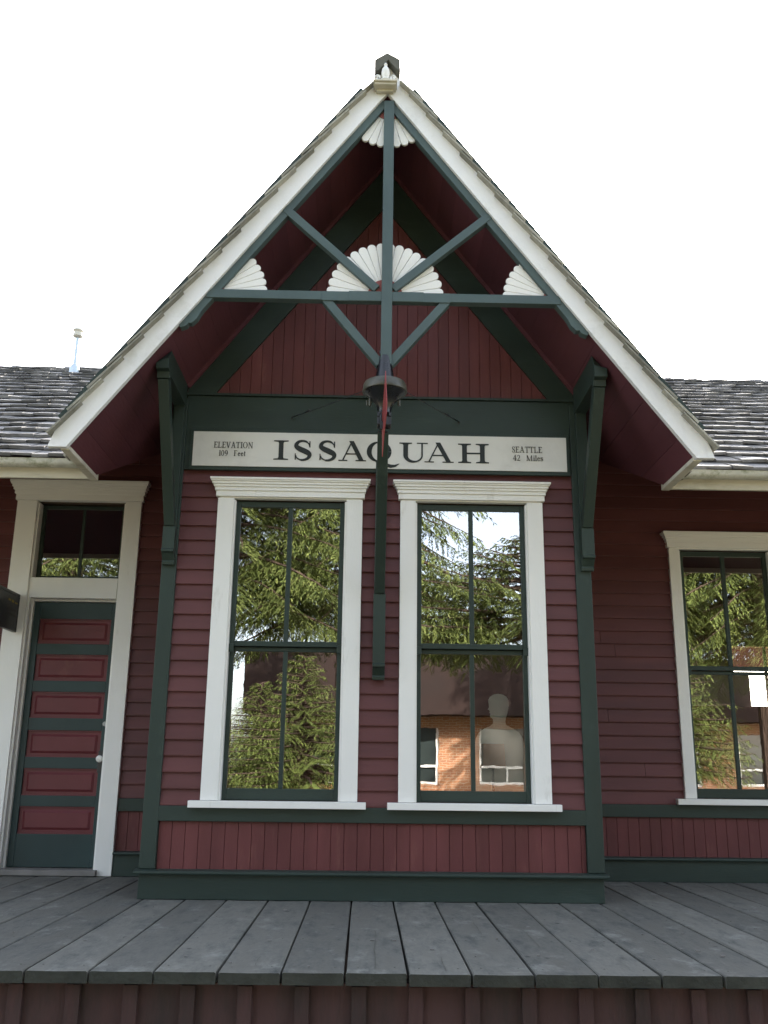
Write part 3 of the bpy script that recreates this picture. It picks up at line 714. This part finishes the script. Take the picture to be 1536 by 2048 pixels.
            s.stem(w*.42,h*.08,h*.86,th*.9); s.P([(w*.05,h*.60),(w*.9,h*.60),(w*.9,h*.60+tn),(w*.05,h*.60+tn)]); s.rib([(w*.42,h*.10),(w*.60,h*.02),(w*.9,h*.08)],[th*.8,tn*1.3,tn*.7])
def sx_(c): return -1.338+(c-84)*.0020285
m=MB()
for ch,a,b in (('I',371,423),('S',440,508),('S',528,596),('A',602,700),('Q',702,790),('U',817,920),('A',908,1012),('H',1028,1138)):
    Glyphs(m,sx_(a),2.958,(b-a)*.0020285,.148,.034,.0095,-.0634).draw(ch)
m.build('lettering',M['ink'],sg,fix=False)
def small(txt,a,b,z,h,wd):
    m=MB(); tot=sum(wd.get(c,1) for c in txt); u=(sx_(b)-sx_(a))/tot; x=sx_(a)
    for c in txt:
        w=wd.get(c,1)*u
        if c!=' ': Glyphs(m,x,z,w*.90,h,.0064,.0030,-.0634).draw(c)
        x+=w
    m.build('lettering',M['inkg'],sg,fix=False)
wd={'I':.55,'E':.9,'L':.9,'T':.95,'O':1.15,'N':1.15,'A':1.1,'V':1.1,'1':.5,'0':.75,'9':.75,' ':.6,'F':.9,'e':.7,'t':.5,'S':.75,'4':.85,'2':.8,'M':1.4,'i':.4,'l':.4,'s':.6}
small('ELEVATION',158,298,3.041,.046,wd); small('109',177,210,2.980,.043,wd); small('Feet',230,273,2.980,.043,wd)
small('SEATTLE',1221,1331,3.045,.046,wd); small('42',1224,1252,2.983,.043,wd); small('Miles',1272,1333,2.983,.043,wd)

# ------------------------------------------------------------------ semaphore signal
sm=thing('semaphore_signal','black iron signal with drum head and thin red blade over the central bracket','signal',loc=(.028,-.80,2.95))
def L_(m,n,mt,**k): return m.build(n,mt,sm,**k)
m=MB(); m.box(-.046,.044,-.045,.045,.0,.055); m.box(-.046,-.030,-.05,.05,.055,.085); m.box(.028,.044,-.05,.05,.055,.085); L_(m,'socket',M['black'],bevel=.003)
m=MB(); m.lathe([(.016,.055),(.016,.16)],(-.026,0,0),10); L_(m,'rod',M['steel'],smooth=True)
m=MB(); m.lathe([(.014,.055),(.014,.16)],(.022,.01,0),10); L_(m,'rod',M['greenh'],smooth=True)
m=MB(); m.lathe([(.040,.085),(.045,.09),(.046,.12),(.060,.155),(.092,.193),(.122,.222),(.134,.236)],(0,0,0),36); L_(m,'bowl',M['gloss'],smooth=True)
m=MB(); m.lathe([(.134,.2365),(.145,.236),(.147,.243),(.144,.262),(.141,.285),(.133,.300),(.06,.314)],(0,0,0),36); L_(m,'drum',M['brass'],smooth=True)
m=MB(); m.lathe([(.068,.312),(.064,.325),(.060,.345),(.052,.40),(.041,.478),(.039,.490),(.030,.497),(.012,.499)],(0,0,0),24); L_(m,'cone',M['gloss'],smooth=True)
m=MB(); m.lathe([(.013,.496),(.013,.538),(.020,.541),(.020,.553),(.012,.556)],(.002,0,0),12); m.tube([(-.006,0,.512),(-.030,-.005,.519)],.007,8); m.tube([(-.028,-.004,.507),(-.03,-.004,.532)],.009,8); L_(m,'valve',M['gloss'],smooth=True)
m=MB(); m.lathe([(.009,.557),(.017,.564),(.015,.602),(.009,.622),(.002,.628)],(.002,0,0),12); L_(m,'finial',M['china'],smooth=True)
for q_ in ((.010,-.095,.18,.05),(.006,-.115,.185,.03),(.010,.095,.185,.035)):
    m=MB(); m.lathe([(q_[0],0),(q_[0],q_[3])],(q_[1],.02,q_[2]-.03),8); L_(m,'bolt',M['brass'],smooth=True)
# blade: a flat plate seen almost edge-on
m=MB(); pl=[(-.150,.325),(-.13,.20),(-.10,.06),(-.11,-.04),(-.16,-.15),(-.20,-.27),(-.235,-.15),(-.31,-.03),(-.30,.06),(-.215,.20)]
vs=[]
for s_ in (-.0022,.0022):
    for (y,z) in pl: vs.append((-.002+s_-(y+.2)*.115+(z-.05)*.035,y,z))
n=len(pl); m.add(vs,[tuple(range(n)),tuple(range(n,2*n))[::-1]]+[(i,n+i,n+(i+1)%n,(i+1)%n) for i in range(n)])
L_(m,'blade',M['blade'])
m=MB(); m.tube([(-.016,-.04,.03),(-.016,-.16,-.03)],.009,8); m.box(-.03,-.004,-.17,-.14,-.075,-.03); m.tube([(-.022,-.15,.06),(-.022,-.15,-.03)],.006,8); L_(m,'pivot',M['black'])
for (ax,bx) in ((-.143,-.665),(.143,.560)):
    m=MB(); p=Vector((ax,.0,.245)); q=Vector((bx,.765,.345 if bx<0 else .335))
    m.tube([p,p.lerp(q,.5)-Vector((0,0,.006)),q],.0026,5)
    c=p.lerp(q,.72); 
    m.tube([c,c+(q-p)*.06],.008,8); m.tube([c+Vector((-.012,0,.012)),c+Vector((.012,0,-.012))],.003,5)
    m.tube([q-(q-p)*.12,q],.0045,6); m.tube([q+Vector((0,.0,0)),q+Vector((0,.01,-.025)),q+Vector((0,.03,-.03))],.005,6)
    L_(m,'guy_wire',M['steel'] if ax>9 else M['black'])

# ------------------------------------------------------------------ projecting black sign at the left edge
hs=thing('hanging_sign','black projecting sign at the left edge beside the door casing','sign',loc=(-2.932,D-.052,1.872))
m=MB(); m.box(-.011,.011,-.62,.0,.0,.268); m.build('board',M['black'],hs,.002)
m=MB(); m.box(-.016,.016,-.64,.012,.268,.292); m.box(-.016,.016,-.001,.014,-.012,.268); m.box(-.016,.016,-.64,.0,-.018,-.001); m.build('frame',M['black'],hs,.002)
m=MB()
for (ya,za,w_,h_) in ((-.085,.205,.055,.012),(-.155,.205,.045,.020),(-.23,.21,.05,.014)):
    B(.0115,.0125,ya,ya+w_,za,za+h_).build('lettering',M['gold'],hs)
m=MB()
for r_,zz_ in enumerate((.135,.095)):
    y=-.045
    for k in range(9):
        w_=rnd(.010,.018); m.box(.0115,.0125,y-w_,y,zz_+rnd(0,.004),zz_+.022+rnd(-.003,.003)); y-=w_+.008
m.build('lettering',M['inkg'],hs)

# ------------------------------------------------------------------ platform
pf=thing('platform','weathered grey plank platform with maroon board-and-batten skirt','platform')
FY=-2.20
m=MB(); x=-.131-.267*24; i=0
while x<6.6:
    w=.267; g=.0035+rnd(0,.0035); dz=rnd(-.003,.001); fy=FY+rnd(-.008,.008)
    a,b=x+g,x+w-g
    # slightly cupped plank in several segments along its length so edges wander
    ys=[fy,fy+.03,-1.6,-1.0,-.4,.3,1.0,D+.06]
    sec=[]
    for j,y in enumerate(ys):
        e1=rnd(-.0022,.0022);e2=rnd(-.0022,.0022); dzz=dz+(rnd(-.004,-.0015) if j==0 else rnd(-.001,.0005))
        sec.append([(a+e1,y,-.052),(a+e1,y,-.004+dzz),(a+e1+.006,y,dzz),((a+b)/2,y,dzz-.0015),(b+e2-.006,y,dzz),(b+e2,y,-.004+dzz),(b+e2,y,-.052)])
    n0=len(m.v); k=7
    for s_ in sec: m.v+=s_
    for j in range(len(ys)-1):
        for q in range(k): m.f.append((n0+j*k+q,n0+j*k+(q+1)%k,n0+(j+1)*k+(q+1)%k,n0+(j+1)*k+q))
    m.f.append(tuple(n0+q for q in range(k))); m.f.append(tuple(n0+(len(ys)-1)*k+q for q in range(k))[::-1])
    x+=w; i+=1
dk=m.build('decking',M['deck'],pf)
dk.data.materials.append(M['deckend'])
for p in dk.data.polygons:
    if p.normal.y<-.7: p.material_index=1
m=MB(); m.box(-6.6,6.6,FY+.08,FY+.11,-.78,-.06); m.build('skirt',M['skirt'],pf)
x=-.07-.2405*26
while x<6.5:
    B(x-.031,x+.031,FY+.055,FY+.079,-.78,-.066).build('batten',M['skirt'],pf,.003); x+=.2405
B(-6.6,6.6,FY+.18,D,-.78,-.058).build('joist_base',M['dark'],pf)
# splits and nail heads in the planks
m=MB()
def split_(x,y,L,w):
    pts=[(x+rnd(-.004,.004),y+L*k/6) for k in range(7)]
    for a,b in zip(pts,pts[1:]):
        ww=w*rnd(.4,1); m.add([(a[0]-ww,a[1],.0008),(a[0]+ww,a[1],.0008),(b[0]+ww*.8,b[1],.0008),(b[0]-ww*.8,b[1],.0008)],[(0,1,2,3)])
split_(.0,-2.12,.62,.0035); split_(.008,-1.55,.4,.002); split_(.30,-2.15,.3,.002); split_(.80,-1.6,.5,.0025); split_(-1.2,-2.1,.35,.002); split_(1.1,-2.1,.25,.002)
split_(-.52,-2.1,.22,.002); split_(.56,-1.25,.4,.0025); split_(-2.0,-1.5,.5,.0025); split_(1.75,-1.9,.6,.0025); split_(2.3,-1.0,.6,.002)
m.build('split',M['cap'],pf,fix=False)
m=MB()
for k_ in range(-22,22):
    xb=-.131+.267*k_
    for yy_ in (-2.10,-1.42,-.72,-.10,.75):
        for o_ in (.05,.215): m.lathe([(.0045,.0),(.004,.0012)],(xb+o_+rnd(-.008,.008),yy_+rnd(-.012,.012),-.0003),6)
tag(m.build('nail_heads',M['cap'],pf),kind='stuff')
# splinters and debris on deck
m=MB()
for k in range(34):
    a=rnd(0,6.28); x=rnd(-1.9,2.4); y=rnd(-2.1,-.2); l=rnd(.004,.012)
    m.box(x-l,x+l,y-l*.5,y+l*.5,.0005,.0005+rnd(.002,.006))
m.build('debris',M['stone'],pf)

# ------------------------------------------------------------------ surroundings across the yard
gm=mat('yard_ground',(.25,.205,.145),.9,.25,.6,.4,4,dirt=(.06,.085,.025),dscale=.15,dthr=(.45,.6))
o=B(-200,200,-200,200,-.82,-.78).build('ground',gm); tag(o,kind='structure')
m=MB(); m.box(-60,60,-26,-19.5,-.779,-.774); rm=mat('asphalt',(.06,.06,.062),.9,.2,2,.3,60); o=m.build('road',rm); tag(o,kind='structure')

def brick_mat():
    m=mat('brick',(.36,.17,.09),.85,.15,1.2,0); nt=m.node_tree;N=nt.nodes;L=nt.links;bs=N['Principled BSDF']
    tc=N.new('ShaderNodeTexCoord'); mp=N.new('ShaderNodeMapping'); mp.inputs['Rotation'].default_value=(R(90),0,0); L.new(tc.outputs['Object'],mp.inputs['Vector'])
    b=N.new('ShaderNodeTexBrick'); b.inputs['Scale'].default_value=1; b.inputs['Brick Width'].default_value=.27; b.inputs['Row Height'].default_value=.095; b.inputs['Mortar Size'].default_value=.009
    b.inputs['Color1'].default_value=(.42,.19,.09,1); b.inputs['Color2'].default_value=(.34,.145,.075,1); b.inputs['Mortar'].default_value=(.48,.40,.30,1)
    L.new(mp.outputs[0],b.inputs['Vector']); L.new(b.outputs['Color'],bs.inputs['Base Color']); return m
M['brick']=brick_mat()
M['brown']=mat('dark_brown_cladding',(.024,.013,.011),.8,.2,1,.2,10)
M['dglass']=mat('dark_window_glass',(.03,.04,.04),.1,.2,1,0,spec=.6)
bb=thing('brick_building','low brown brick building across the yard, mirrored in the windows','building',loc=(0,-31,-.78))
m=MB(); xs0,xs1=-4.4,17.5
holes=[]
x=-3.0
while x<16.5:
    holes.append((x,x+2.1,1.0,3.1)); x+=3.7
wall_holes(m,xs0,xs1,-.3,0,0,3.6,holes); m.box(xs0,xs1,-10,-.31,0,5.9); m.build('wall',M['brick'],bb)
m=MB(); m.box(xs0-.3,xs1+.3,-10,1.3,3.55,6.05); m.build('parapet',M['brown'],bb)
for h in holes:
    m=MB(); a,b,c,d=h; m.box(a,b,-.16,-.1,c,c+.09); m.box(a,b,-.16,-.1,c+.62,c+.70); m.box(a,a+.09,-.161,-.099,c,d); m.box(b-.09,b,-.161,-.099,c,d); m.box((a+b)/2-.04,(a+b)/2+.04,-.16,-.1,c+.09,c+.62)
    w_=m.build('window',M['white'],bb); m=MB(); m.box(a,b,-.25,-.2,c,d); m.build('pane',M['dglass'],w_)

def conifer(seed,H,zlow,rmax,nb,droop,leafw,material,name):
    random.seed(seed); lf=MB(); tk=MB()
    tk.tube([(0,0,0),(.05,0,H*.3),(-.04,.05,H*.65),(0,0,H)],[H*.022,H*.017,H*.009,.02],9)
    for i in range(nb):
        f=(i+rnd(0,.9))/nb; z=zlow+(H-zlow)*f**1.05; az=i*2.399+rnd(-.4,.4)
        Lb=rmax*(1-((z-zlow)/(H-zlow))**1.15)*rnd(.72,1.12)+.25
        if i<nb*.06: Lb*=.8
        up=.25*(f)-.05; pts=[]; n=9
        for k in range(n+1):
            t=k/n; r=Lb*t; zz=z+up*r-droop*Lb*t*t+.10*Lb*t**4
            pts.append(Vector((r*math.cos(az+.15*t),r*math.sin(az+.15*t),zz)))
        tk.tube(pts,[.035*(1-.85*k/n)*(.5+Lb/rmax) for k in range(n+1)],4)
        nt_=max(6,int(Lb*8))
        for k in range(nt_):
            t=.18+.82*(k+rnd(0,1))/nt_; j=min(int(t*n),n-1); fr=t*n-j; p=pts[j].lerp(pts[min(j+1,n)],min(fr,1))
            d=(pts[j+1]-pts[j]).normalized(); side=Vector((-d.y,d.x,0)).normalized()
            for sgn in (-1,1):
                tl=Lb*.26*(1.1-t*.75)*rnd(.6,1.2)+.10
                td=(side*sgn*rnd(.7,1)+d*rnd(.5,.9)+Vector((0,0,rnd(-.55,-.1)))).normalized()
                ns=6
                for q in range(ns):
                    a=p+td*tl*(q/ns)+Vector((0,0,-.05*tl*q)); 
                    for g in (-1,1,-.4):
                        e=(td+side*rnd(-.3,.3)+d*g*rnd(.3,.9)+Vector((0,0,rnd(-.6,.1)))).normalized()
                        l=tl*rnd(.18,.36); wv=e.cross(Vector((rnd(-.4,.4),rnd(-.4,.4),1))).normalized()*leafw*rnd(.6,1.2)
                        b=a+e*l*.5; c=a+e*l
                        lf.add([a,b+wv,c,b-wv],[(0,1,2,3)])
    return lf,tk
random.seed(3)
def mkmesh(mb,name,mt):
    me=bpy.data.meshes.new(name); me.from_pydata(mb.v,[],mb.f); me.materials.append(mt); me.update(); return me
protos=[]
for (sd,H,zl,rm_,nb,dr,lw,mt) in ((11,19,5.5,4.6,200,.38,.013,'fir'),(23,17,5.5,4.2,190,.48,.014,'cedar'),(5,5.2,1.9,2.2,130,.15,.009,'cedar'),(31,7.0,4.6,4.4,90,.10,.014,'fir')):
    lf,tk=conifer(sd,H,zl,rm_,nb,dr,lw,M[mt],'t'); protos.append((mkmesh(lf,'foliage',M[mt]),mkmesh(tk,'trunk',M['bark'])))
trees=[ # proto,x,y,rot,scale,label
 (0,-3.6,-16.0,0.3,1.0,'tall dark fir mirrored in the left half of the left front window'),
 (1,-.5,-17.5,2.1,1.0,'drooping cedar mirrored behind the central bracket'),
 (3,3.7,-15.5,4.4,1.0,'lower broad fir mirrored in the right front window under open sky'),
 (1,8.6,-18.0,1.2,1.05,'tall cedar mirrored at the right edge of the right front window'),
 (1,10.2,-15.0,3.3,.86,'spreading cedar mirrored in the recessed window to the right'),
 (0,16.5,-19.0,5.2,1.0,'outermost fir to the right across the yard'),
 (0,-8.6,-18.0,1.9,1.0,'tall fir mirrored in the door transom'),
 (1,-16.5,-16.0,.4,.9,'outermost cedar to the left across the yard'),
 (2,-1.25,-11.5,.8,.70,'small bright green young conifer mirrored low in the left window'),
 (2,-2.15,-12.6,5.1,.62,'shorter young conifer mirrored just left of the bright green one'),
 (2,6.6,-11.8,3.9,.85,'small young conifer mirrored low in the recessed right window'),
 (2,-5.6,-13.5,2.8,.8,'second small young conifer further left across the yard'),
]
for (k,x,y,rz,s_,lab) in trees:
    t=thing('conifer_tree',lab,'tree','conifers across the yard',loc=(x,y,-.78)); t.rotation_euler=(0,0,rz); t.scale=(s_,s_,s_)
    a=bpy.data.objects.new('trunk',protos[k][1]); a.parent=t; col.objects.link(a)
    b=bpy.data.objects.new('crown',protos[k][0]); b.parent=t; col.objects.link(b)

# ------------------------------------------------------------------ light
w=bpy.data.worlds.new('World'); sc.world=w; w.use_nodes=True; nt=w.node_tree
bg=nt.nodes['Background']; sky=nt.nodes.new('ShaderNodeTexSky'); sky.sky_type='NISHITA'; sky.sun_disc=False
SE,SR=R(31.6),R(14)
sky.sun_elevation=SE; sky.sun_rotation=SR; sky.air_density=1.0; sky.dust_density=3.0; sky.ozone_density=1.0; sky.altitude=50
hs=nt.nodes.new('ShaderNodeHueSaturation'); hs.inputs['Saturation'].default_value=.52; nt.links.new(sky.outputs[0],hs.inputs['Color']); nt.links.new(hs.outputs[0],bg.inputs['Color']); bg.inputs['Strength'].default_value=.15
sl=bpy.data.lights.new('sun','SUN'); sl.energy=3.5; sl.angle=R(.5); sl.color=(1,.93,.82)
so=bpy.data.objects.new('sun',sl); col.objects.link(so)
d=Vector((math.sin(SR)*math.cos(SE),math.cos(SR)*math.cos(SE),math.sin(SE)))
so.rotation_euler=d.to_track_quat('Z','Y').to_euler(); so.location=(0,10,12)

# ------------------------------------------------------------------ camera
cd=bpy.data.cameras.new('camera'); cam=bpy.data.objects.new('camera',cd); col.objects.link(cam); sc.camera=cam
cd.sensor_fit='VERTICAL'; cd.sensor_height=36; cd.sensor_width=27; cd.lens=1879.96*36/2048; cd.clip_end=1000; cd.clip_start=.05
yaw,pit,rol=R(.96936),R(15.17658),R(.71573)
fw=Vector((math.sin(yaw)*math.cos(pit),math.cos(yaw)*math.cos(pit),math.sin(pit))); rt=Vector((math.cos(yaw),-math.sin(yaw),0)); up=rt.cross(fw)
r2=rt*math.cos(rol)+up*math.sin(rol); u2=-rt*math.sin(rol)+up*math.cos(rol)
mt_=Matrix((r2,u2,-fw)).transposed().to_4x4(); mt_.translation=Vector((-.06337,-6.50882,.83239)); cam.matrix_world=mt_
vs=sc.view_settings; vs.view_transform='Standard'; vs.look='None'; vs.gamma=1; vs.exposure=2.38
sc.cycles.max_bounces=8; sc.cycles.transparent_max_bounces=12
